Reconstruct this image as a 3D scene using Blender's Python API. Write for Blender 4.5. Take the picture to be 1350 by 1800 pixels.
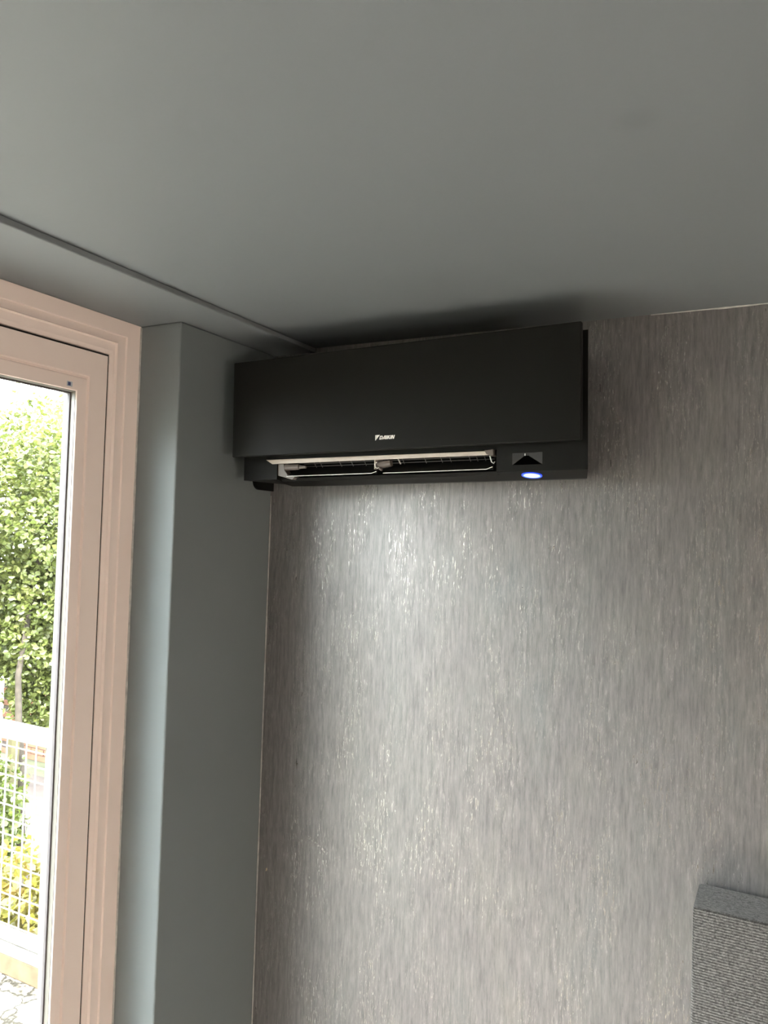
import bpy, bmesh, math, random
import numpy as np
from mathutils import Vector, Matrix

for o in list(bpy.data.objects):
    bpy.data.objects.remove(o)
SC = bpy.context.scene
COL = SC.collection
random.seed(4)
rng = np.random.default_rng(4)

# ------------------------------------------------------------------ camera
YAW, PITCH, ROLL = 0.482095, 0.029440, 0.031804
CAM = Vector((1.16744, -1.60538, 1.94017))
F_PX = 1352.0
fwd = Vector((-math.sin(YAW) * math.cos(PITCH), math.cos(YAW) * math.cos(PITCH), math.sin(PITCH)))
r0 = Vector((math.cos(YAW), math.sin(YAW), 0))
u0 = r0.cross(fwd)
right = r0 * math.cos(ROLL) + u0 * math.sin(ROLL)
up = -r0 * math.sin(ROLL) + u0 * math.cos(ROLL)
cd = bpy.data.cameras.new('camera')
cam = bpy.data.objects.new('camera', cd)
COL.objects.link(cam)
cam.matrix_world = Matrix(((right.x, up.x, -fwd.x, CAM.x), (right.y, up.y, -fwd.y, CAM.y),
                           (right.z, up.z, -fwd.z, CAM.z), (0, 0, 0, 1)))
cd.sensor_fit = 'HORIZONTAL'
cd.sensor_width = 36.0
cd.lens = F_PX / 1350.0 * 36.0
cd.clip_start = 0.05
SC.camera = cam

# ------------------------------------------------------------------ sky, sun, exposure
SKY_COLOR, SKY_STRENGTH = (0.94, 0.97, 1.0, 1), 44.0
world = bpy.data.worlds.new('overcast_sky')
SC.world = world
world.use_nodes = True
bg = world.node_tree.nodes['Background']
bg.inputs['Color'].default_value = SKY_COLOR
bg.inputs['Strength'].default_value = SKY_STRENGTH
sd = bpy.data.lights.new('sun', 'SUN')
sd.energy = 40.0
sd.angle = math.radians(5)
sd.color = (1.0, 0.96, 0.90)
sun = bpy.data.objects.new('sun', sd)
COL.objects.link(sun)
sun.rotation_euler = Vector((-0.12, 0.62, -0.75)).to_track_quat('-Z', 'Y').to_euler()
SC.view_settings.view_transform = 'Standard'
SC.view_settings.look = 'None'
SC.view_settings.gamma = 1.0
SC.view_settings.use_curve_mapping = False
SC.view_settings.exposure = 0.0

# ------------------------------------------------------------------ helpers
def tag(o, label=None, cat=None, group=None, kind=None):
    if label: o['label'] = label
    if cat: o['category'] = cat
    if group: o['group'] = group
    if kind: o['kind'] = kind
    return o

def empty(name, loc=(0, 0, 0), rot=(0, 0, 0)):
    o = bpy.data.objects.new(name, None)
    COL.objects.link(o)
    o.location = loc
    o.rotation_euler = rot
    o.empty_display_size = 0.05
    return o

def link_bm(name, bm, mats, parent=None, smooth=False, bevel=0, seg=2):
    bmesh.ops.recalc_face_normals(bm, faces=bm.faces)
    me = bpy.data.meshes.new(name)
    bm.to_mesh(me)
    bm.free()
    for m in (mats if isinstance(mats, (list, tuple)) else [mats]):
        me.materials.append(m)
    if smooth:
        for p in me.polygons: p.use_smooth = True
    o = bpy.data.objects.new(name, me)
    COL.objects.link(o)
    if parent: o.parent = parent
    if bevel:
        b = o.modifiers.new('bevel', 'BEVEL')
        b.width = bevel
        b.segments = seg
        b.limit_method = 'ANGLE'
        b.angle_limit = math.radians(35)
    return o

def link_me(name, me, parent=None):
    o = bpy.data.objects.new(name, me)
    COL.objects.link(o)
    if parent: o.parent = parent
    return o

def hexa(bm, p, mi=0):
    """8 points: bottom ring 0-3, top ring 4-7"""
    v = [bm.verts.new(q) for q in p]
    for f in ((3, 2, 1, 0), (4, 5, 6, 7), (0, 1, 5, 4), (1, 2, 6, 5), (2, 3, 7, 6), (3, 0, 4, 7)):
        bm.faces.new([v[i] for i in f]).material_index = mi

def box(bm, x0, x1, y0, y1, z0, z1, mi=0):
    hexa(bm, [(x0, y0, z0), (x1, y0, z0), (x1, y1, z0), (x0, y1, z0),
              (x0, y0, z1), (x1, y0, z1), (x1, y1, z1), (x0, y1, z1)], mi)

def tube(bm, pts, rad, n=8):
    pts = [Vector(p) for p in pts]
    rads = rad if isinstance(rad, (list, tuple)) else [rad] * len(pts)
    rings = []
    for i, p in enumerate(pts):
        d = (pts[min(i + 1, len(pts) - 1)] - pts[max(i - 1, 0)]).normalized()
        a = d.orthogonal().normalized() if abs(d.z) > .9 else d.cross(Vector((0, 0, 1))).normalized()
        b = d.cross(a)
        rings.append([bm.verts.new(p + (a * math.cos(2 * math.pi * k / n) + b * math.sin(2 * math.pi * k / n)) * rads[i]) for k in range(n)])
    for A, B in zip(rings[:-1], rings[1:]):
        for k in range(n):
            bm.faces.new((A[k], A[(k + 1) % n], B[(k + 1) % n], B[k]))
    bm.faces.new(rings[0][::-1])
    bm.faces.new(rings[-1])

def extrude_poly(bm, pts, d, mi=0):
    """closed polygon pts (3D) extruded by vector d"""
    d = Vector(d)
    a = [bm.verts.new(p) for p in pts]
    b = [bm.verts.new(Vector(p) + d) for p in pts]
    n = len(a)
    bm.faces.new(a).material_index = mi
    bm.faces.new(b[::-1]).material_index = mi
    for i in range(n):
        bm.faces.new((a[i], a[(i + 1) % n], b[(i + 1) % n], b[i])).material_index = mi

# ------------------------------------------------------------------ materials
class NT:
    def __init__(s, name):
        s.m = bpy.data.materials.new(name)
        s.m.use_nodes = True
        s.t = s.m.node_tree
        s.b = s.t.nodes['Principled BSDF']
    def n(s, typ, **kw):
        nd = s.t.nodes.new(typ)
        for k, v in kw.items():
            if k.startswith('_'):
                setattr(nd, k[1:], v)
            else:
                nd.inputs[k].default_value = v
        return nd
    def l(s, a, b): s.t.links.new(a, b)
    def coords(s, scale, kind='Object', rot=(0, 0, 0), loc=(0, 0, 0)):
        tc = s.n('ShaderNodeTexCoord')
        mp = s.n('ShaderNodeMapping')
        mp.inputs['Scale'].default_value = scale
        mp.inputs['Rotation'].default_value = rot
        mp.inputs['Location'].default_value = loc
        s.l(tc.outputs[kind], mp.inputs['Vector'])
        return mp.outputs['Vector']
    def noise(s, vec, scale, detail=4, rough=.5):
        nd = s.n('ShaderNodeTexNoise', Scale=scale, Detail=detail, Roughness=rough)
        s.l(vec, nd.inputs['Vector'])
        return nd.outputs['Fac']
    def ramp(s, fac, stops):
        r = s.n('ShaderNodeValToRGB')
        e = r.color_ramp.elements
        while len(e) < len(stops): e.new(.5)
        for i, (p, c) in enumerate(stops):
            e[i].position = p
            e[i].color = c if len(c) == 4 else (*c, 1)
        s.l(fac, r.inputs['Fac'])
        return r.outputs['Color']
    def math(s, op, a, b=None):
        nd = s.n('ShaderNodeMath', _operation=op)
        for i, v in enumerate((a, b)):
            if v is None: continue
            if isinstance(v, (int, float)): nd.inputs[i].default_value = v
            else: s.l(v, nd.inputs[i])
        return nd.outputs[0]
    def mix(s, fac, a, b):
        nd = s.n('ShaderNodeMix', _data_type='RGBA')
        for sock, v in ((nd.inputs['Factor'], fac), (nd.inputs[6], a), (nd.inputs[7], b)):
            if isinstance(v, (int, float)): sock.default_value = v
            elif isinstance(v, tuple): sock.default_value = v if len(v) == 4 else (*v, 1)
            else: s.l(v, sock)
        return nd.outputs[2]
    def bump(s, h, strength, dist=.001):
        nd = s.n('ShaderNodeBump', Strength=strength, Distance=dist)
        s.l(h, nd.inputs['Height'])
        s.l(nd.outputs['Normal'], s.b.inputs['Normal'])
        return nd
    def set(s, **kw):
        for k, v in kw.items():
            i = s.b.inputs[k.replace('_', ' ')]
            if isinstance(v, (int, float)): i.default_value = v
            elif isinstance(v, tuple): i.default_value = v if len(v) == 4 else (*v, 1)
            else: s.l(v, i)
        return s

def plain(name, col, rough=.5, var=.06, scale=18, bump=0.05, metallic=0, spec=.5, bscale=None):
    t = NT(name)
    v = t.coords((1, 1, 1))
    f = t.noise(v, scale, 5)
    lo = tuple(c * (1 - var) for c in col)
    hi = tuple(min(1, c * (1 + var)) for c in col)
    t.set(Base_Color=t.ramp(f, [(.3, lo), (.7, hi)]), Roughness=rough, Metallic=metallic, Specular_IOR_Level=spec)
    if bump:
        t.bump(t.noise(v, bscale or scale * 14, 3), bump, .0006)
    return t.m

PAINT = (0.148, 0.170, 0.176)
M_paint = plain('grey_green_wall_paint', PAINT, .42, .03, 3, .12, bscale=160)
M_ceil = plain('grey_green_ceiling_paint', (0.146, 0.161, 0.172), .55, .025, 2, .10, bscale=120)
nt = M_ceil.node_tree
gm = nt.nodes.new('ShaderNodeNewGeometry')
vd = nt.nodes.new('ShaderNodeVectorMath'); vd.operation = 'DISTANCE'
vd.inputs[1].default_value = (1.015, -.755, 2.4)
nt.links.new(gm.outputs['Position'], vd.inputs[0])
mr = nt.nodes.new('ShaderNodeMapRange'); mr.interpolation_type = 'SMOOTHSTEP'
mr.inputs['From Min'].default_value = .006; mr.inputs['From Max'].default_value = .034
mr.inputs['To Min'].default_value = .92; mr.inputs['To Max'].default_value = 1.0
nt.links.new(vd.outputs['Value'], mr.inputs['Value'])
ms = nt.nodes.new('ShaderNodeVectorMath'); ms.operation = 'SCALE'
bs = nt.nodes['Principled BSDF'].inputs['Base Color']
nt.links.new(bs.links[0].from_socket, ms.inputs[0])
nt.links.new(mr.outputs[0], ms.inputs['Scale'])
nt.links.new(ms.outputs[0], bs)
M_far = plain('pale_plaster', (0.74, 0.67, 0.61), .7, .03, 3, .05)
M_floor = plain('warm_floor_boards', (0.46, 0.39, 0.33), .5, .12, 6, .05)
M_frame = plain('blush_white_window_paint', (0.93, 0.80, 0.735), .34, .02, 5, .03, bscale=90)
M_white_pvc = plain('white_window_profile', (0.19, 0.18, 0.16), .4, .02, 5, .02)
M_gasket = plain('grey_rubber_gasket', (0.085, 0.075, 0.078), .6, .05, 40, .05)
M_dark_gap = plain('dark_gap_seal', (0.012, 0.009, 0.007), .9, .1, 40, 0)
M_caulk = plain('old_caulk', (0.42, 0.41, 0.39), .7, .2, 60, .2)
M_black = plain('satin_black_plastic', (0.0055, 0.0055, 0.0050), .50, .06, 40, .04, spec=.13, bscale=900)
M_panel = plain('satin_black_panel', (0.0058, 0.0058, 0.0050), .50, .05, 20, .03, spec=.13, bscale=900)
M_deep = plain('matt_black_duct', (0.012, 0.011, 0.010), .8, .1, 40, 0)
M_facet = plain('dark_grey_sensor_facet', (0.011, 0.011, 0.0105), .55, .05, 40, 0)
M_void = plain('black_sensor_lens', (.0008, .0008, .0008), .9, 0, 10, 0, spec=0)
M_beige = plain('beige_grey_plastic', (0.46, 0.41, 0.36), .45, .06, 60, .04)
M_bracket = plain('taupe_bracket_plastic', (0.11, 0.094, 0.083), .45, .1, 60, .04)
M_wire = plain('brushed_grey_wire', (0.36, 0.34, 0.33), .4, .1, 60, 0, metallic=.3)
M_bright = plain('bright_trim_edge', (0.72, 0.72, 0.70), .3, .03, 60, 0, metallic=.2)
M_logo = plain('white_print', (0.86, 0.85, 0.80), .4, .01, 20, 0)
M_rail = plain('white_painted_rail', (0.14, 0.136, 0.122), .6, .35, 14, .1)
M_kerb = plain('sandy_kerb_stone', (0.075, 0.056, 0.036), .9, .25, 14, .4, spec=.1)
M_bark = plain('pale_bark', (0.030, 0.025, 0.020), .9, .3, 20, .5, spec=.1)
M_post = plain('weathered_post', (0.042, 0.038, 0.020), .9, .2, 16, .4, spec=.1)
M_brick = plain('terracotta_brick', (0.11, 0.042, 0.02), .85, .2, 12, .3)
M_path = plain('pinkish_grey_path', (0.046, 0.038, 0.035), .95, .2, 6, .3, spec=.1)
M_earth = plain('garden_earth', (0.035, 0.040, 0.018), .95, .5, 5, .4)
M_facade = plain('outside_render', (0.70, 0.69, 0.66), .85, .04, 6, .1)

# balcony stone: rough cemented stone
t = NT('rough_balcony_stone')
v = t.coords((1, 1, 1))
n1 = t.noise(v, 9, 8, .62)
n2 = t.noise(v, 46, 6, .6)
vc = t.n('ShaderNodeTexVoronoi', Scale=7, _feature='DISTANCE_TO_EDGE')
wv = t.n('ShaderNodeMix', _data_type='RGBA'); wv.inputs['Factor'].default_value = .12
t.l(v, wv.inputs[6])
nn = t.n('ShaderNodeTexNoise', Scale=11, Detail=5)
t.l(v, nn.inputs['Vector']); t.l(nn.outputs['Color'], wv.inputs[7])
t.l(wv.outputs[2], vc.inputs['Vector'])
crack = t.ramp(vc.outputs['Distance'], [(.01, (0, 0, 0)), (.07, (1, 1, 1))])
cl = t.mix(.35, t.ramp(n1, [(.36, (.035, .030, .022)), (.47, (.16, .145, .115)), (.60, (.40, .39, .37))]),
           t.ramp(n2, [(.42, (.03, .026, .02)), (.62, (.36, .35, .33))]))
t.set(Base_Color=t.mix(crack, (.022, .020, .016), cl), Roughness=.95, Specular_IOR_Level=.1)
t.bump(t.math('ADD', n1, n2), .8, .02)
M_stone = t.m

def leafmat(name, cols, trans=.45):
    t = NT(name)
    v = t.coords((1, 1, 1))
    f = t.noise(v, 5.5, 4, .7)
    c = t.ramp(f, [(.28, cols[0]), (.5, cols[1]), (.72, cols[2])])
    t.set(Base_Color=c, Roughness=.45)
    tr = t.n('ShaderNodeBsdfTranslucent')
    t.l(c, tr.inputs['Color'])
    mx = t.n('ShaderNodeMixShader')
    mx.inputs[0].default_value = trans
    t.l(t.b.outputs[0], mx.inputs[1])
    t.l(tr.outputs[0], mx.inputs[2])
    t.l(mx.outputs[0], t.t.nodes['Material Output'].inputs['Surface'])
    return t.m
M_leaf = leafmat('tree_leaf_green', ((.034, .048, .010), (.068, .084, .018), (.125, .127, .040)))
M_leaf_dark = leafmat('shrub_leaf_green', ((.024, .038, .007), (.046, .062, .011), (.080, .092, .022)))
M_leaf_gold = leafmat('golden_leaf', ((.050, .060, .010), (.105, .095, .016), (.13, .075, .022)))

# wallpaper: taupe/grey weave, vertical streaks, small metallic flecks
t = NT('metallic_streaked_wallpaper')
vs = t.coords((1, 1, .13))
vl = t.coords((1, 1, .30), loc=(3.1, 0, 1.7))
vf = t.coords((1, 1, .15), loc=(1.3, 0, 5.2))
big = t.noise(vl, 6.5, 5, .62)
streak = t.noise(vs, 60, 5, .62)
fine = t.noise(vs, 260, 3, .6)
base = t.ramp(big, [(.28, (.124, .139, .143)), (.42, (.160, .154, .147)), (.54, (.152, .138, .137)), (.64, (.176, .167, .154)), (.76, (.202, .166, .145))])
base = t.mix(t.math('MULTIPLY', streak, .60), base, t.ramp(fine, [(.3, (.100, .104, .108)), (.7, (.26, .258, .256))]))
clus = t.ramp(t.noise(t.coords((1, 1, .33), loc=(7.7, 0, 2.2)), 14, 4, .6), [(.44, (0, 0, 0)), (.60, (1, 1, 1))])
fl = t.ramp(t.noise(vf, 300, 6, .74), [(.555, (0, 0, 0)), (.605, (1, 1, 1))])
fl2 = t.ramp(t.noise(t.coords((1, 1, .09), loc=(.4, 0, .6)), 240, 4, .6), [(.60, (0, 0, 0)), (.65, (1, 1, 1))])
fleck = t.math('MULTIPLY', t.math('MAXIMUM', fl, fl2), clus)
# one pale scuff low on the wall
pz = t.n('ShaderNodeSeparateXYZ')
t.l(t.coords((1, 1, 1)), pz.inputs[0])
lx = t.math('SUBTRACT', pz.outputs[0], .1497)
lz = t.math('SUBTRACT', pz.outputs[2], 1.1984)
dline = t.math('ABSOLUTE', t.math('ADD', lz, t.math('MULTIPLY', lx, .52)))
seg = t.math('LESS_THAN', t.math('ABSOLUTE', t.math('SUBTRACT', lx, .026)), .029)
scr = t.math('MULTIPLY', t.math('MULTIPLY', t.math('LESS_THAN', dline, .0035), seg),
             t.math('GREATER_THAN', t.noise(t.coords((1, 1, 1)), 170, 3), .53))
fleck_all = t.math('MAXIMUM', t.math('MULTIPLY', fleck, .9), t.math('MULTIPLY', scr, .6))
col = t.mix(fleck_all, t.mix(.38, base, t.ramp(t.noise(t.coords((1, 1, .11), loc=(2, 0, 9)), 125, 7, .70), [(.36, (.075, .082, .086)), (.64, (.30, .295, .29))])), (.38, .37, .35))
rough = t.math('ADD', t.math('MULTIPLY', fleck_all, -.13), t.math('ADD', .31, t.math('MULTIPLY', streak, .08)))
metal = t.math('ADD', .48, t.math('MULTIPLY', fleck_all, .42))
t.set(Base_Color=col, Roughness=rough, Metallic=metal, Specular_IOR_Level=.6)
weave = t.n('ShaderNodeTexWave', Scale=420, Distortion=2.0, Detail=2)
weave.bands_direction = 'Z'
t.l(t.coords((1, 1, 1)), weave.inputs['Vector'])
t.bump(t.math('ADD', t.math('ADD', t.math('MULTIPLY', weave.outputs['Fac'], .25), fine), t.math('MULTIPLY', fleck_all, .8)), .12, .0012)
M_wallpaper = t.m

# boucle / twill headboard cloth
t = NT('grey_boucle_cloth')
v = t.coords((1, 1, 1))
wv = t.n('ShaderNodeTexWave', Scale=66, Distortion=5.5, Detail=4)
wv.inputs['Detail Scale'].default_value = 16
wv.bands_direction = 'Z'
t.l(t.coords((1, 1, 1), loc=(0, 0, .0041)), wv.inputs['Vector'])
nz = t.noise(t.coords((.45, 1, 1), rot=(0, math.radians(8), 0)), 340, 3, .65)
nz2 = t.noise(v, 430, 3, .6)
mixv = t.math('ADD', t.math('ADD', t.math('MULTIPLY', wv.outputs['Fac'], .34), t.math('MULTIPLY', nz, .75)), t.math('MULTIPLY', nz2, .35))
t.set(Base_Color=t.ramp(mixv, [(.52, (.016, .015, .014)), (.72, (.062, .060, .057)), (.94, (.21, .205, .196))]), Roughness=.9, Sheen_Weight=.1)
t.bump(mixv, .7, .002)
M_cloth = t.m

# thin pane of glass
t = NT('clear_window_glass')
tr = t.n('ShaderNodeBsdfTransparent')
tr.inputs['Color'].default_value = (.95, .97, .96, 1)
gl = t.n('ShaderNodeBsdfGlossy', Roughness=.0)
lw = t.n('ShaderNodeLayerWeight', Blend=.5)
mx = t.n('ShaderNodeMixShader')
t.l(t.math('ADD', .03, t.math('MULTIPLY', t.math('POWER', lw.outputs['Facing'], 5), .8)), mx.inputs[0])
t.l(tr.outputs[0], mx.inputs[1])
t.l(gl.outputs[0], mx.inputs[2])
t.l(mx.outputs[0], t.t.nodes['Material Output'].inputs['Surface'])
M_glass = t.m

def lamp_mat(name, col, strength):
    t = NT(name)
    t.set(Base_Color=col, Emission_Color=col, Emission_Strength=strength, Roughness=.3)
    return t.m
M_led_core = lamp_mat('lilac_white_light', (.70, .66, .95), .85)
M_led_ring = lamp_mat('blue_light_ring', (.02, .06, .75), 1.0)
M_led_glow = lamp_mat('light_blue_ring', (.25, .45, 1.0), 1.3)

# ------------------------------------------------------------------ the room
ZC, ZS = 2.4, 2.388
XR, YR, YW = 3.7, -4.4, -2.75          # right wall, rear wall, far end of the window
PD, PQ = 0.3491, 0.1171                 # pier depth, window plane

bm = bmesh.new(); box(bm, -.30, XR + .2, YR - .2, .2, -.2, 0)
tag(link_bm('floor', bm, M_floor), kind='structure')
bm = bmesh.new(); box(bm, -.30, XR + .2, YR - .2, .2, ZC, ZC + .25)
tag(link_bm('ceiling', bm, M_ceil), kind='structure')
bm = bmesh.new(); box(bm, -.30, XR + .2, 0, .2, 0, ZC)
tag(link_bm('wall_back', bm, M_wallpaper), kind='structure')
bm = bmesh.new(); box(bm, XR, XR + .2, YR - .2, 0, 0, ZC)
tag(link_bm('wall_right', bm, M_far), kind='structure')
bm = bmesh.new(); box(bm, -.30, XR, YR - .2, YR, 0, ZC)
tag(link_bm('wall_rear', bm, M_far), kind='structure')
bm = bmesh.new()
box(bm, -.215, 0, -PD, 0, 0, ZS)
box(bm, -.215, 0, YR, YW, 0, ZS)
wl = tag(link_bm('wall_left', bm, M_paint, bevel=.004, seg=3), kind='structure')
# lowered board over the window, with a shadow step along its edge
bm = bmesh.new(); box(bm, -.215, .1215, YR, 0, ZS, ZC)
tag(link_bm('trim_1', bm, M_ceil, bevel=.0025, seg=2), kind='structure')

# uneven caulk beads in the corners
def bead(name, p0, p1, rad, jit, n=60):
    bm = bmesh.new()
    p0, p1 = Vector(p0), Vector(p1)
    pts, rr = [], []
    for i in range(n + 1):
        pts.append(p0.lerp(p1, i / n))
        rr.append(rad * (1 + jit * (random.random() ** 3)))
    tube(bm, pts, rr, 6)
    return tag(link_bm(name, bm, M_caulk, smooth=True), kind='structure')
bead('trim_2', (.92, -.001, ZC - .0005), (3.6, -.001, ZC - .0005), .0012, 1.6, 120)
bead('trim_3', (.0012, -.0012, .02), (.0012, -.0012, 2.03), .0012, .7, 50)
bead('trim_4', (-PQ + .001, -PD - .0005, .05), (-PQ + .001, -PD - .0005, ZS - .004), .0022, .8, 70)

# ------------------------------------------------------------------ window
def ring(parent, names, prof, y0, y1, z0, z1, mats):
    """mitred members; prof: list of (side offset, head offset, x). y0 = far end (near pier), y1 towards the room's rear"""
    def rect(so, ho):
        return [(y0 - so, z1 - ho), (y1 + so, z1 - ho), (y1 + so, z0 + ho), (y0 - so, z0 + ho)]
    for k, nm in enumerate(names):     # head, jamb(rear), sill, jamb(pier)
        bm = bmesh.new()
        a, b = [], []
        for so, ho, x in prof:
            c = rect(so, ho)
            pa, pb = c[k], c[(k + 1) % 4]
            a.append(bm.verts.new((x, pa[0], pa[1])))
            b.append(bm.verts.new((x, pb[0], pb[1])))
        n = len(a)
        for i in range(n):
            f = bm.faces.new((a[i], a[(i + 1) % n], b[(i + 1) % n], b[i]))
        bm.faces.new(a); bm.faces.new(b[::-1])
        link_bm(nm, bm, mats, parent)

YMID = -1.55
win = tag(empty('window_1', (0, 0, 0)), kind='structure')
fx = -PQ
frame_prof = [(0, 0, -.190), (0, 0, fx), (.0385, .0325, fx), (.0400, .0340, fx - .004), (.0640, .0500, fx - .002),
              (.0665, .0525, fx + .002), (.0690, .055, fx - .0035), (.0740, .0710, fx - .0035), (.0815, .0790, fx - .006), (.0830, .0815, fx - .016), (.083, .0815, -.190)]
ring(win, ['frame_head', 'frame_jamb', 'frame_sill', 'frame_jamb'], frame_prof, -PD, YW, .03, ZS - .001, M_frame)
seal_prof = [(.0822, .0808, -.16), (.0822, .0808, fx - .0075), (.0895, .0870, fx - .0135), (.0895, .0870, -.16)]
ring(win, ['gap_seal'] * 4, seal_prof, -PD, YW, .03, ZS - .001, M_dark_gap)
sx = fx - .003
sash_prof = [(.0885, .0855, -.158), (.0885, .0855, sx), (.1340, .1365, sx), (.1358, .1390, sx - .005), (.1380, .1425, sx - .0055),
             (.1410, .1455, sx - .001), (.1620, .1715, sx - .002), (.1635, .1730, sx - .004), (.1635, .1730, -.158)]
bead_prof = [(.1630, .1725, -.1365), (.1630, .1725, sx - .005), (.1644, .1739, sx - .006), (.1656, .1750, -.1365)]
gask_prof = [(.1636, .1730, -.1435), (.1636, .1730, -.1365), (.1684, .1780, -.1365), (.1684, .1780, -.1435)]
out_prof = [(.1630, .1725, -.1585), (.1630, .1725, -.1435), (.1668, .1763, -.1435), (.1650, .1745, -.1585)]
for (ya, yb) in ((-PD, YMID + .09), (YMID - .09, YW)):
    ring(win, ['sash_head', 'sash_stile', 'sash_sill', 'sash_stile'], sash_prof, ya, yb, .03, ZS - .001, M_frame)
    ring(win, ['glazing_bead'] * 4, bead_prof, ya, yb, .03, ZS - .001, M_white_pvc)
    ring(win, ['gasket'] * 4, gask_prof, ya, yb, .03, ZS - .001, M_gasket)
    ring(win, ['outer_bead'] * 4, out_prof, ya, yb, .03, ZS - .001, M_white_pvc)
    bm = bmesh.new(); box(bm, -.1415, -.1385, yb + .166, ya - .166, .2, ZS - .175)
    link_bm('pane', bm, M_glass, win)
bm = bmesh.new(); box(bm, -.158, fx + .004, YMID - .02, YMID + .02, .11, ZS - .084)
link_bm('meeting_post', bm, M_frame, win, bevel=.003)
# small date sticker on the sash corner
M_sticker = plain('pale_blue_sticker', (.55, .58, .62), .4, .03, 30, 0)
M_stick_dark = plain('dark_blue_print', (.05, .07, .16), .4, .03, 30, 0)
sy = -PD - .182
bm = bmesh.new(); box(bm, sx - .003, sx - .0008, sy - .007, sy + .006, ZS - .168, ZS - .158)
tag(link_bm('sticker', bm, M_sticker, win), label='tiny pale sticker with a dark blue square')
bm = bmesh.new(); box(bm, sx - .0012, sx - .0004, sy - .005, sy + .0015, ZS - .1665, ZS - .1595)
link_bm('sticker_print', bm, M_stick_dark, win)

# ------------------------------------------------------------------ air conditioner
TILT = 0.02185
ac = tag(empty('air_conditioner', (.840, -.0006, 2.1208), (0, -TILT, 0)),
         'black wall-mounted air conditioner with its outlet flap open under a grey ceiling', 'air conditioner')
PY, BY = .2302, .1817
ZT = .2112
XL, XRT = -.7865, .002
def xl(y): return XL + .038 * (1 - (-y) / BY)
def xr(y): return XRT - .046 * (1 - (-y) / BY)
def loft(bm, secs, skip=(), caps=(True, True)):
    rings = [[bm.verts.new(p) for p in s] for s in secs]
    n = len(rings[0])
    for A, B in zip(rings[:-1], rings[1:]):
        for i in range(n):
            if i in skip: continue
            bm.faces.new((A[i], A[(i + 1) % n], B[(i + 1) % n], B[i]))
    if caps[0]: bm.faces.new(rings[0][::-1])
    if caps[1]: bm.faces.new(rings[-1])
FULL = [(0, ZT), (-BY, ZT), (-BY, -.0485), (-.12, -.0600), (-.02, -.0530), (0, -.0500)]
FLAT = [(0, ZT), (-BY, ZT), (-BY, -.0485), (-.12, -.0490), (-.02, -.0490), (0, -.0490)]
NOTCH = [(0, ZT), (-BY, ZT), (-BY, -.004), (-.075, -.004), (-.065, -.034), (-.158, -.0435), (-.166, -.0455),
         (-.160, -.0525), (-.12, -.0600), (-.02, -.0530), (0, -.0500)]
bm = bmesh.new()
N0, N1 = -.694, -.1745
loft(bm, [[(xl(y), y, z) for y, z in FLAT], [(-.712 + .02 * (1 + y / BY), y, z) for y, z in FLAT], [(N0 - .0001, y, z) for y, z in FULL]])
loft(bm, [[(N0, y, z) for y, z in NOTCH], [(N1, y, z) for y, z in NOTCH]])
# right cheek, with a rectangular window in its front for the sensor
loft(bm, [[(N1 + .0001, y, z) for y, z in FULL], [(xr(y), y, z) for y, z in FULL]], skip=(1,))
sx0, sx1, sz0, sz1 = -.1425, -.0835, -.0360, -.0128
xs = [N1, sx0, sx1, XRT]; zs = [-.0485, sz0, sz1, ZT]
for i in range(3):
    for j in range(3):
        if i == 1 and j == 1: continue
        v = [bm.verts.new(q) for q in ((xs[i], -BY, zs[j]), (xs[i + 1], -BY, zs[j]), (xs[i + 1], -BY, zs[j + 1]), (xs[i], -BY, zs[j + 1]))]
        bm.faces.new(v)
link_bm('casing', bm, M_black, ac)
# sensor recess
def tri_part(name, pts, mat, parent):
    bm = bmesh.new()
    v = [bm.verts.new(p) for p in pts]
    bm.faces.new(v)
    w = [bm.verts.new(Vector(p) + Vector((0, .0015, 0))) for p in pts]
    bm.faces.new(w[::-1])
    for i in range(len(v)):
        bm.faces.new((v[i], v[(i + 1) % len(v)], w[(i + 1) % len(v)], w[i]))
    return link_bm(name, bm, mat, parent)
ya = -BY + .0014
q0, q1 = (-.1185, ya, -.0185), (-.1105, ya, -.0185)
q2, q3 = (-.1105, ya, -.0140), (-.1185, ya, -.0140)
c0, c1, c2, c3 = (sx0, -BY, sz0), (sx1, -BY, sz0), (sx1, -BY, sz1), (sx0, -BY, sz1)
sens = tri_part('sensor_window', [c0, c1, q1, q0], M_void, ac)
tag(sens, label='black triangular sensor window')
tri_part('sensor_facet', [c3, c0, q0, q3], M_facet, ac)
tri_part('sensor_facet', [c1, c2, q2, q1], M_facet, ac)
tri_part('sensor_facet', [c2, c3, q3, q2], M_facet, ac)
bm = bmesh.new(); box(bm, -.1185, -.1105, ya - .0004, ya + .001, -.0185, -.0140)
link_bm('sensor_back', bm, M_facet, ac)
bm = bmesh.new(); box(bm, -.1182, -.1168, ya - .0012, ya - .0003, -.0185, -.0142)
tag(link_bm('sensor_dot', bm, M_bright, ac), label='tiny pale dot at the top of the sensor')

# front panel
bm = bmesh.new()
box(bm, -.7835, .0008, -PY, -PY + .013, .0000, .2148)
panel = link_bm('front_panel', bm, M_panel, ac, bevel=.0022, seg=2)
for xx in (-.70, -.40, -.08):
    bm = bmesh.new(); box(bm, xx - .02, xx + .02, -PY + .0135, -BY - .0005, .15, .17)
    link_bm('panel_arm', bm, M_deep, ac)
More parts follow.
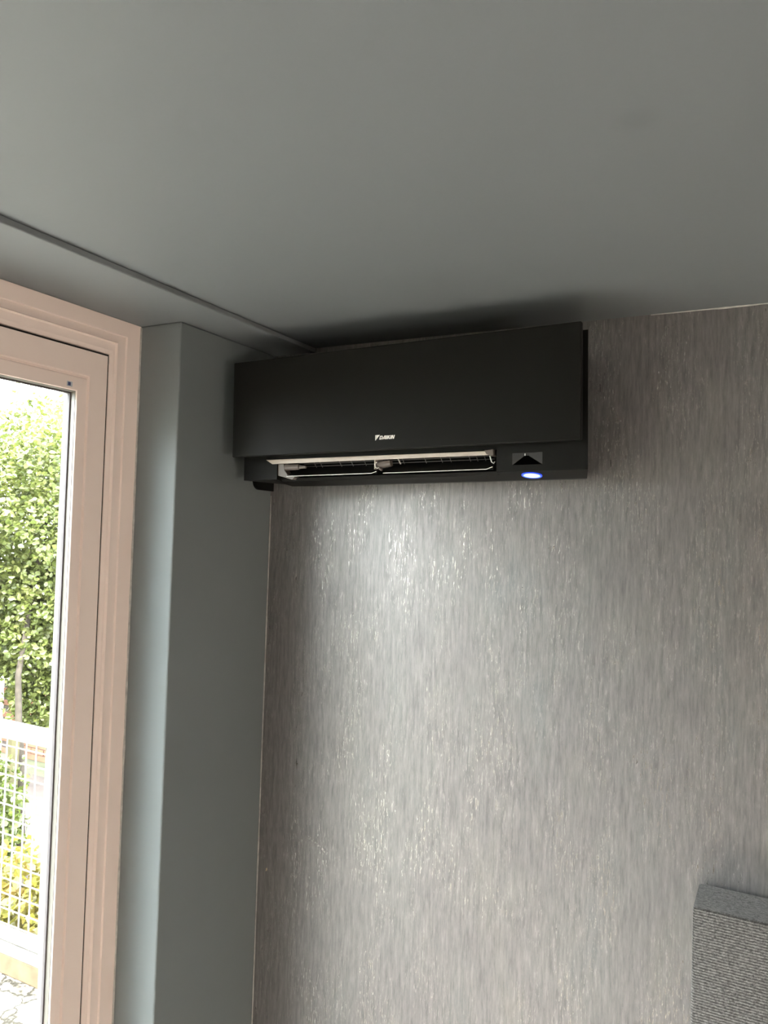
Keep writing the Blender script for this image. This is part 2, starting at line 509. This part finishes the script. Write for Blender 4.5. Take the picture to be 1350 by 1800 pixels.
# printed emblem and letters
yl = -PY - .0006
def polys(name, plist, mat, parent):
    bm = bmesh.new()
    for pl in plist:
        extrude_poly(bm, [(x, yl, z) for x, z in pl], (0, .0005, 0))
    return link_bm(name, bm, mat, parent)
em = [[(-.4165, .0305), (-.4150, .0305), (-.4150, .0207), (-.4165, .0194)],
      [(-.4143, .0305), (-.4062, .0305), (-.4143, .0216)]]
polys('brand_emblem', em, M_logo, panel)
LT = []
def glyph(x, w, parts, z0=.0212, h=.0074, sh=.28):
    for pl in parts:
        LT.append([(x + px * w + pz * h * sh, z0 + pz * h) for px, pz in pl])
s_ = .30
D = [[(0, 0), (s_, 0), (s_, 1), (0, 1)], [(s_, .76), (.72, .76), (.9, 1 - .1), (.75, 1), (s_, 1)], [(s_, 0), (.75, 0), (.9, .1), (.72, .24), (s_, .24)],
     [(.68, .2), (.9, .1), (1, .25), (1, .75), (.9, .9), (.68, .8)]]
A = [[(-.08, 0), (.24, 0), (.66, 1), (.36, 1)], [(.70, 0), (1.0, 0), (.96, 1), (.62, 1)], [(.25, .18), (.80, .18), (.80, .38), (.34, .38)]]
I = [[(0, 0), (1, 0), (1, 1), (0, 1)]]
K = [[(0, 0), (s_, 0), (s_, 1), (0, 1)], [(s_, .36), (.95, 1), (.58, 1), (s_, .66)], [(s_ + .06, .52), (.64, 0), (1.02, 0), (.56, .68)]]
Nn = [[(0, 0), (.28, 0), (.28, 1), (0, 1)], [(.72, 0), (1, 0), (1, 1), (.72, 1)], [(.14, 1), (.40, 1), (.86, 0), (.60, 0)]]
glyph(-.4075, .0066, D); glyph(-.4000, .0066, A); glyph(-.3926, .0019, I); glyph(-.3899, .0062, K); glyph(-.3832, .0019, I); glyph(-.3806, .0064, Nn)
polys('brand_lettering', LT, M_logo, panel)

# outlet: upper flap
bm = bmesh.new()
hexa(bm, [(-.7057, -.1850, -.0140), (-.190, -.1850, -.0150), (-.190, -.150, -.0100), (-.69, -.150, -.0090),
          (-.7235, -.1860, -.0035), (-.190, -.1860, -.0065), (-.190, -.150, -.0060), (-.70, -.150, -.0045)])
tag(link_bm('upper_flap', bm, M_beige, ac, bevel=.0012), label='beige lit edge of the open flap')
bm = bmesh.new()
extrude_poly(bm, [(-.1985, -.187, -.0050), (-.1800, -.187, -.0035), (-.1790, -.187, -.0150), (-.1860, -.187, -.0165), (-.1940, -.187, -.0125)], (0, .03, 0))
link_bm('flap_hinge', bm, M_bracket, ac, bevel=.001)
# lower flaps, each with a bright lower lip
for (xa, xb) in ((-.668, -.440), (-.424, -.183)):
    bm = bmesh.new()
    hexa(bm, [(xa, -.1800, -.0412), (xb, -.1800, -.0412), (xb, -.1765, -.0425), (xa, -.1765, -.0425),
              (xa + .01, -.1450, -.0215), (xb - .006, -.1450, -.0215), (xb - .006, -.1420, -.0235), (xa + .01, -.1420, -.0235)])
    lf = link_bm('lower_flap', bm, M_black, ac)
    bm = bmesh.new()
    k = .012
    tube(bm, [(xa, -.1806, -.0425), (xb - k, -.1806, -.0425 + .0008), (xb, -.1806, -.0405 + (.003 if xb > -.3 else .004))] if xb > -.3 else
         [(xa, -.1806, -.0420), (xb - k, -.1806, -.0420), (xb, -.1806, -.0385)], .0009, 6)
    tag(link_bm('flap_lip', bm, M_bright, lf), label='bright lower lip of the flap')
# left end bracket
bm = bmesh.new()
extrude_poly(bm, [(-.7027, -.178, -.0085), (-.6993, -.178, -.021), (-.6957, -.178, -.0392), (-.6551, -.178, -.0500), (-.6477, -.178, -.0432),
                  (-.668, -.178, -.0382), (-.676, -.178, -.0272), (-.6792, -.178, -.0114)], (0, .02, 0))
tag(link_bm('end_bracket', bm, M_bracket, ac, bevel=.001), label='taupe bracket at the left end of the outlet')
bm = bmesh.new()
tube(bm, [(-.676, -.172, -.0215), (-.640, -.172, -.0215)], [.0075, .006], 12)
tube(bm, [(-.640, -.172, -.0215), (-.622, -.172, -.0225)], [.004, .003], 10)
link_bm('flap_pivot', bm, M_bracket, ac, smooth=False)
# middle hinge
bm = bmesh.new()
box(bm, -.4492, -.4462, -.174, -.140, -.0330, -.0065)
tag(link_bm('hinge_bracket', bm, M_beige, ac, bevel=.0006), label='pale hinge bracket in the middle of the outlet')
bm = bmesh.new()
tube(bm, [(-.443, -.166, -.0245), (-.412, -.166, -.0205)], [.0085, .007], 12)
tube(bm, [(-.4445, -.174, -.0270), (-.4300, -.174, -.0350)], [.0028, .0028], 8)
link_bm('hinge_barrel', bm, M_bracket, ac)
bm = bmesh.new()
tube(bm, [(-.440 + .006 * math.cos(a), -.1755, -.0245 + .0065 * math.sin(a)) for a in [math.pi * (.6 + 1.1 * i / 8) for i in range(9)]], .0013, 6)
link_bm('hinge_clip', bm, M_bright, ac)
bm = bmesh.new()
tube(bm, [(-.1915, -.172, -.0150), (-.1880, -.172, -.0270), (-.1835, -.172, -.0300), (-.1815, -.172, -.0265)], .0013, 6)
link_bm('flap_hook', bm, M_bright, ac)
# guard grille across the fan opening
grille = None
for z in (-.0165, -.0105):
    bm = bmesh.new(); tube(bm, [(-.655, -.130, z), (-.196, -.130, z)], .0007, 6)
    if grille is None:
        grille = link_bm('guard_grille', bm, M_wire, ac)
    else:
        link_bm('guard_wire', bm, M_wire, grille)
bm = bmesh.new(); tube(bm, [(0, -.140, .0005), (0, -.118, -.0195)], .0009, 6)
bmesh.ops.recalc_face_normals(bm, faces=bm.faces)
wire_me = bpy.data.meshes.new('guard_wire'); bm.to_mesh(wire_me); bm.free(); wire_me.materials.append(M_wire)
for x in (-.628, -.612, -.561, -.531, -.498, -.472, -.458, -.404, -.352, -.315, -.295, -.252, -.236, -.219, -.206):
    w = link_me('guard_wire', wire_me, grille); w.location = (x, 0, 0)
for x in (-.404, -.458):
    bm = bmesh.new(); tube(bm, [(x, -.160, -.004), (x + .006, -.150, -.0215)], .0014, 6)
    link_bm('guard_stay', bm, M_bright, ac)

# round indicator light under the right cheek
a_ch = math.atan2(-.0600 + .0485, -.12 + BY)
cy = -.1545
cz = -.0485 + (cy + BY) * math.tan(a_ch)
led = empty('tmp_axis', (-.1118, cy, cz), (a_ch, 0, 0))
def disc(name, ra, rb, h, mat, parent):
    bm = bmesh.new(); n = 40
    o = [bm.verts.new((ra * math.cos(2 * math.pi * i / n), ra * math.sin(2 * math.pi * i / n), 0.001)) for i in range(n)]
    o2 = [bm.verts.new((ra * math.cos(2 * math.pi * i / n), ra * math.sin(2 * math.pi * i / n), -h)) for i in range(n)]
    for i in range(n): bm.faces.new((o[i], o[(i + 1) % n], o2[(i + 1) % n], o2[i]))
    if rb <= 0:
        bm.faces.new(o2)
    else:
        i2 = [bm.verts.new((rb * math.cos(2 * math.pi * i / n), rb * math.sin(2 * math.pi * i / n), -h)) for i in range(n)]
        i3 = [bm.verts.new((rb * math.cos(2 * math.pi * i / n), rb * math.sin(2 * math.pi * i / n), 0.001)) for i in range(n)]
        for i in range(n):
            bm.faces.new((o2[i], o2[(i + 1) % n], i2[(i + 1) % n], i2[i]))
            bm.faces.new((i2[i], i2[(i + 1) % n], i3[(i + 1) % n], i3[i]))
    return link_bm(name, bm, mat, parent)
lamp = disc('indicator_light', .0145, 0, .0012, M_led_core, ac)
bpy.data.objects.remove(led)
lamp.location = (-.1118, cy, cz); lamp.rotation_euler = (a_ch, 0, 0)
tag(lamp, label='glowing round blue-rimmed indicator light')
disc('light_ring', .0198, .0168, .0016, M_led_ring, lamp)
disc('light_halo', .0168, .0145, .0014, M_led_glow, lamp)

# small black pipe cover below the unit's left end, on the pier wall
bm = bmesh.new()
prof = [(-.0005, 2.041), (-.058, 2.0415)]
for i in range(1, 9):
    a = i / 8 * math.pi / 2
    prof.append((-.058 - .022 * math.sin(a), 2.0635 - .022 * math.cos(a)))
prof += [(-.094, 2.0660), (-.094, 2.064), (-.094, 2.0585)][:1]
prof += [(-.0005, 2.0660)]
extrude_poly(bm, [(.0008, y, z) for y, z in prof], (.008, 0, 0))
pc = link_bm('pipe_cover', bm, M_black, bevel=.0012)
tag(pc, 'small black rounded pipe cover below the air conditioner in the wall corner', 'pipe cover')

# ------------------------------------------------------------------ headboard
bm = bmesh.new()
bmesh.ops.create_cube(bm, size=1)
HX0, HX1, HY0, HY1, HZ = 1.031, 2.85, -.124, -.012, 1.302
for vv in bm.verts:
    vv.co = Vector((HX0 if vv.co.x < 0 else HX1, HY0 if vv.co.y < 0 else HY1, .0 if vv.co.z < 0 else HZ))
hb = tag(empty('headboard', ((HX0 + HX1) / 2, HY1, 0)), 'grey woven fabric bed headboard standing against the wallpaper', 'headboard')
bmc = bm
o = link_bm('upholstered_panel', bmc, M_cloth, hb, bevel=.006, seg=4)
o.matrix_parent_inverse = Matrix.Translation(-hb.location)
bm = bmesh.new()
tube(bm, [(HX0 + .003, HY0 + .003, .01), (HX0 + .003, HY0 + .003, HZ - .003), (HX1 - .003, HY0 + .003, HZ - .003)], .0026, 8)
o = link_bm('edge_piping', bm, M_cloth, hb, smooth=True)
o.matrix_parent_inverse = Matrix.Translation(-hb.location)

# loose chip of plaster on the wallpaper near the corner
bm = bmesh.new()
extrude_poly(bm, [(.0245, -.0002, 1.090), (.0275, -.0002, 1.0925), (.0262, -.0002, 1.0955), (.0292, -.0002, 1.0985), (.0305, -.0002, 1.0945), (.0288, -.0002, 1.0905)], (0, -.0012, 0))
M_chip = plain('ochre_plaster_chip', (.46, .37, .24), .8, .2, 80, .1)
tag(link_bm('plaster_chip', bm, M_chip), 'tiny ochre plaster chip on the wallpaper beside the corner', 'chip')

# ------------------------------------------------------------------ outside: balcony and garden
bm = bmesh.new(); box(bm, -3.1, -.215, -6.0, .76, -.899, 0)
tag(link_bm('balcony_floor', bm, M_stone), kind='structure')
bm = bmesh.new(); box(bm, -3.1, -.30, .645, .76, 0.0005, .088)
tag(link_bm('trim_5', bm, M_kerb, bevel=.006), kind='structure')
bm = bmesh.new(); box(bm, -40, -.2, -30, 40, -1.2, -.90)
tag(link_bm('garden_ground', bm, M_earth), kind='structure')
bm = bmesh.new()
extrude_poly(bm, [(-3.1, 2.45, -.899), (-6.8, 2.75, -.899), (-8.6, 4.35, -.899), (-3.2, 4.35, -.899)], (0, 0, .02))
tag(link_bm('garden_path', bm, M_path), kind='structure')

rail = tag(empty('balcony_railing', (-1.7, .67, .09)), 'white balcony railing with wire mesh infill outside the window', 'railing')
inv = Matrix.Translation(-rail.location)
def rpart(name, bm, bevel=0):
    o = link_bm(name, bm, M_rail, rail, bevel=bevel)
    o.matrix_parent_inverse = inv
    return o
RX0, RX1 = -3.0, -.33
bm = bmesh.new(); box(bm, RX0, RX1, .635, .705, 1.000, 1.060); rpart('top_rail', bm, .006)
bm = bmesh.new(); box(bm, RX0, RX1, .650, .690, .140, .176); rpart('bottom_rail', bm, .003)
bm = bmesh.new(); box(bm, RX0, RX1, .642, .700, .0885, .132); rpart('toe_rail', bm, .003)
for px in (RX0 + .025, -1.555, RX1 - .025):
    bm = bmesh.new(); box(bm, px - .025, px + .025, .648, .692, .132, 1.0); rpart('post', bm, .003)
CELL = .0635
bm = bmesh.new(); tube(bm, [(0, 0, .176), (0, 0, 1.0)], .0033, 6)
bmesh.ops.recalc_face_normals(bm, faces=bm.faces)
vme = bpy.data.meshes.new('mesh_wire'); bm.to_mesh(vme); bm.free(); vme.materials.append(M_rail)
k = RX0 + .06
while k < RX1 - .06:
    o = link_me('mesh_wire', vme, rail); o.matrix_parent_inverse = inv; o.location = (k, .670, 0); k += CELL
bm = bmesh.new(); tube(bm, [(RX0, 0, 0), (RX1, 0, 0)], .0033, 6)
bmesh.ops.recalc_face_normals(bm, faces=bm.faces)
hme = bpy.data.meshes.new('mesh_wire'); bm.to_mesh(hme); bm.free(); hme.materials.append(M_rail)
for i in range(13):
    o = link_me('mesh_wire', hme, rail); o.matrix_parent_inverse = inv; o.location = (0, .668, .198 + i * CELL)

def leaves(name, centre, rad, n, size, mat, parent, fill=.55, sprigs=0):
    """n rounded, folded leaves spread through an ellipsoid (more of them near its skin)"""
    c = np.array(centre); R = np.array(rad)
    d = rng.normal(size=(n, 3)); d /= np.linalg.norm(d, axis=1)[:, None]
    rr = rng.random(n) ** (1 / 3 * fill + .12)
    lump = 1 + .16 * np.sin(d[:, 0] * 7 + 1) * np.sin(d[:, 1] * 6 + 2) + .13 * np.sin(d[:, 2] * 9 + d[:, 0] * 5)
    P = c + d * R * (rr * lump)[:, None]
    if sprigs:
        ps = []
        for _ in range(sprigs):
            dd = rng.normal(size=3); dd[2] = abs(dd[2]) + .3; dd /= np.linalg.norm(dd)
            b = c + dd * R * .95
            m = 34
            tt = rng.random(m)[:, None]
            g = np.array([dd[0] * .5 + rng.normal() * .25, dd[1] * .5 + rng.normal() * .25, .9 + rng.normal() * .25])
            ps.append(b + g * tt * (.25 + .35 * rng.random()) + rng.normal(size=(m, 3)) * .035)
        P = np.vstack([P] + ps); n = len(P)
    U = rng.normal(size=(n, 3)); U[:, 2] *= .7; U /= np.linalg.norm(U, axis=1)[:, None]
    W = rng.normal(size=(n, 3)); W -= (W * U).sum(1)[:, None] * U; W /= np.linalg.norm(W, axis=1)[:, None]
    N = np.cross(U, W)
    s = (size * (.65 + .7 * rng.random(n)))[:, None]
    loc = [(-.5, 0, 0), (-.15, .38, .09), (.25, .32, .07), (.55, 0, -.04), (.25, -.32, .07), (-.15, -.38, .09)]
    V = np.stack([P + s * (a * U + b * W + h * N) for a, b, h in loc], 1).reshape(-1, 3)
    base = np.arange(n)[:, None] * 6
    fc = np.concatenate([base + np.array([0, 1, 2, 3]), base + np.array([0, 3, 4, 5])]).tolist()
    me = bpy.data.meshes.new(name)
    me.from_pydata(V.tolist(), [], fc)
    me.materials.append(mat)
    o = link_me(name, me, parent)
    o.matrix_parent_inverse = Matrix.Translation(-parent.location)
    return tag(o, kind='stuff')

def tree(name, base, label, cat, crowns, mat, size, trunk=None, trunk_r=.05, sprigs=0, group=None):
    group = {'tree': 'trees in the garden', 'shrub': 'shrubs below the balcony railing', 'hedge': 'added hedges outside the view'}[cat]
    r = tag(empty(name, base), label, cat, group)
    if trunk:
        bm = bmesh.new()
        n = len(trunk)
        tube(bm, trunk, [trunk_r * (1 - .5 * i / (n - 1)) for i in range(n)], 8)
        o = link_bm('trunk', bm, M_bark, r, smooth=True)
        o.matrix_parent_inverse = Matrix.Translation(-r.location)
    for c, rad, n in crowns:
        leaves('foliage', c, rad, n, size, mat, r, sprigs=sprigs)
    return r

GZ = -.90
tree('tree', (-4.22, 2.62, GZ), 'leafy green tree with a pale slanting trunk behind the balcony railing', 'tree',
     [((-4.85, 3.35, 2.0), (1.20, .95, .98), 34000), ((-4.95, 3.25, .98), (.95, .75, .52), 17000), ((-4.62, 3.10, .42), (.40, .30, .30), 2800)], M_leaf, .043,
     [(-4.22, 2.62, GZ - .02), (-4.27, 2.61, .05), (-4.30, 2.60, .33), (-4.37, 2.63, .70), (-4.55, 2.85, 1.2), (-4.8, 3.2, 2.1)], .034, 16)
tree('tree', (-8.2, 3.3, GZ), 'broad green tree left of the slanting-trunk tree, further from the railing', 'tree',
     [((-8.2, 3.3, 1.5), (1.4, 1.2, 1.9), 12000)], M_leaf, .075, [(-8.2, 3.3, GZ - .02), (-8.15, 3.3, .4), (-8.2, 3.35, 1.8)], .08, 10)
tree('tree', (-5.6, 6.9, GZ), 'green tree behind the slanting-trunk tree, mostly hidden by it', 'tree',
     [((-5.6, 6.9, 1.4), (2.0, 1.3, 2.0), 16000)], M_leaf, .08, [(-5.6, 6.9, GZ - .02), (-5.55, 6.9, .4), (-5.6, 6.9, 1.8)], .08, 8)
tree('shrub', (-3.78, 1.98, GZ), 'dark green shrub in the garden behind the upper railing mesh', 'shrub',
     [((-3.80, 1.98, -.25), (.30, .26, .60), 2600)], M_leaf_dark, .045)
tree('shrub', (-2.45, 1.30, GZ), 'golden yellow shrub at the foot of the balcony railing', 'shrub',
     [((-2.50, 1.28, -.32), (.62, .30, .46), 3200)], M_leaf_gold, .05)
tree('shrub', (-3.75, 3.35, GZ), 'light green shrub behind the garden post to its right', 'shrub',
     [((-3.80, 3.35, -.05), (.33, .3, .52), 2000)], M_leaf, .045)
tree('hedge', (-5.6, -1.6, GZ), 'added sky-screening hedge facing the window, outside the view', 'hedge',
     [((-5.8, .2, 1.4), (.8, 1.4, 2.6), 6500), ((-5.8, -1.9, 1.6), (.8, 1.6, 2.8), 6500), ((-5.8, -4.4, 1.6), (.8, 1.7, 2.8), 6500)], M_leaf, .12)  # added out of view to cut the low sky mirrored in the wallpaper
tree('hedge', (-3.2, -8.4, GZ), 'added sky-screening hedge across the far end of the balcony, outside the view', 'hedge',
     [((-4.3, -7.6, 1.2), (1.3, 1.0, 2.7), 6500), ((-1.8, -8.4, 1.2), (1.8, 1.0, 2.7), 7500)], M_leaf, .12)  # also added unseen, screens low sky past the balcony's far end
# flower heads
fl = tag(empty('flower', (-4.54, 2.50, .43)), 'small purple flower among the leaves left of the slanting trunk', 'flower')
M_purple = plain('purple_petal', (.34, .16, .46), .6, .1, 30, 0)
bm = bmesh.new()
for i in range(6):
    a = i * math.pi / 3
    extrude_poly(bm, [(0, 0, 0), (.02 * math.cos(a - .4), -.006, .02 * math.sin(a - .4)), (.034 * math.cos(a), -.010, .034 * math.sin(a)), (.02 * math.cos(a + .4), -.006, .02 * math.sin(a + .4))], (.002, .002, 0))
link_bm('petals', bm, M_purple, fl)
bm = bmesh.new(); tube(bm, [(0, .003, 0), (.01, .03, -.25), (.02, .05, -1.33)], .004, 6)
link_bm('stem', bm, M_leaf_dark, fl)
# garden post and brick wall stub
gp = empty('garden_post', (-4.20, 2.48, GZ)); tag(gp, 'weathered wooden garden post behind the railing mesh', 'post')
bm = bmesh.new(); box(bm, -.035, .035, -.035, .035, -.01, 1.20); link_bm('shaft', bm, M_post, gp, bevel=.004)
bm = bmesh.new(); hexa(bm, [(-.04, -.04, 1.20), (.04, -.04, 1.20), (.04, .04, 1.20), (-.04, .04, 1.20), (-.01, -.01, 1.23), (.01, -.01, 1.23), (.01, .01, 1.23), (-.01, .01, 1.23)])
link_bm('post_cap', bm, M_post, gp)
gw = tag(empty('garden_wall', (-5.9, 4.75, GZ)), 'low terracotta brick garden wall glimpsed behind the trees', 'wall')
bm = bmesh.new(); box(bm, -1.5, 1.5, .008, .2, -.01, .88); link_bm('mortar_core', bm, M_path, gw)
bm = bmesh.new(); box(bm, .005, .215, 0, .05, .004, .066)
bmesh.ops.recalc_face_normals(bm, faces=bm.faces)
bme = bpy.data.meshes.new('brick'); bm.to_mesh(bme); bm.free(); bme.materials.append(M_brick)
for r_ in range(12):
    for c_ in range(13):
        o = link_me('brick', bme, gw); o.location = (-1.5 + c_ * .22 + (.11 if r_ % 2 else 0), random.uniform(-.004, .002), r_ * .073)

# ------------------------------------------------------------------ added warm fill lamp, out of view, to brighten the window frame
fl_ = tag(empty('added_fill_lamp', (3.15, -2.1, 0)), 'added fill lamp with a warm glowing globe, outside the view', 'lamp')
M_globe = lamp_mat('warm_lit_globe', (1.0, .89, .79), 86.0)
bm = bmesh.new(); tube(bm, [(0, 0, .0005), (0, 0, .02), (0, 0, .028)], [.15, .15, .04], 32); link_bm('base', bm, M_black, fl_)
bm = bmesh.new(); tube(bm, [(0, 0, .026), (0, 0, 1.30)], .010, 12); link_bm('pole', bm, M_black, fl_)
bm = bmesh.new(); bmesh.ops.create_uvsphere(bm, u_segments=24, v_segments=16, radius=.14)
g = link_bm('globe', bm, M_globe, fl_, smooth=True); g.location = (0, 0, 1.435)
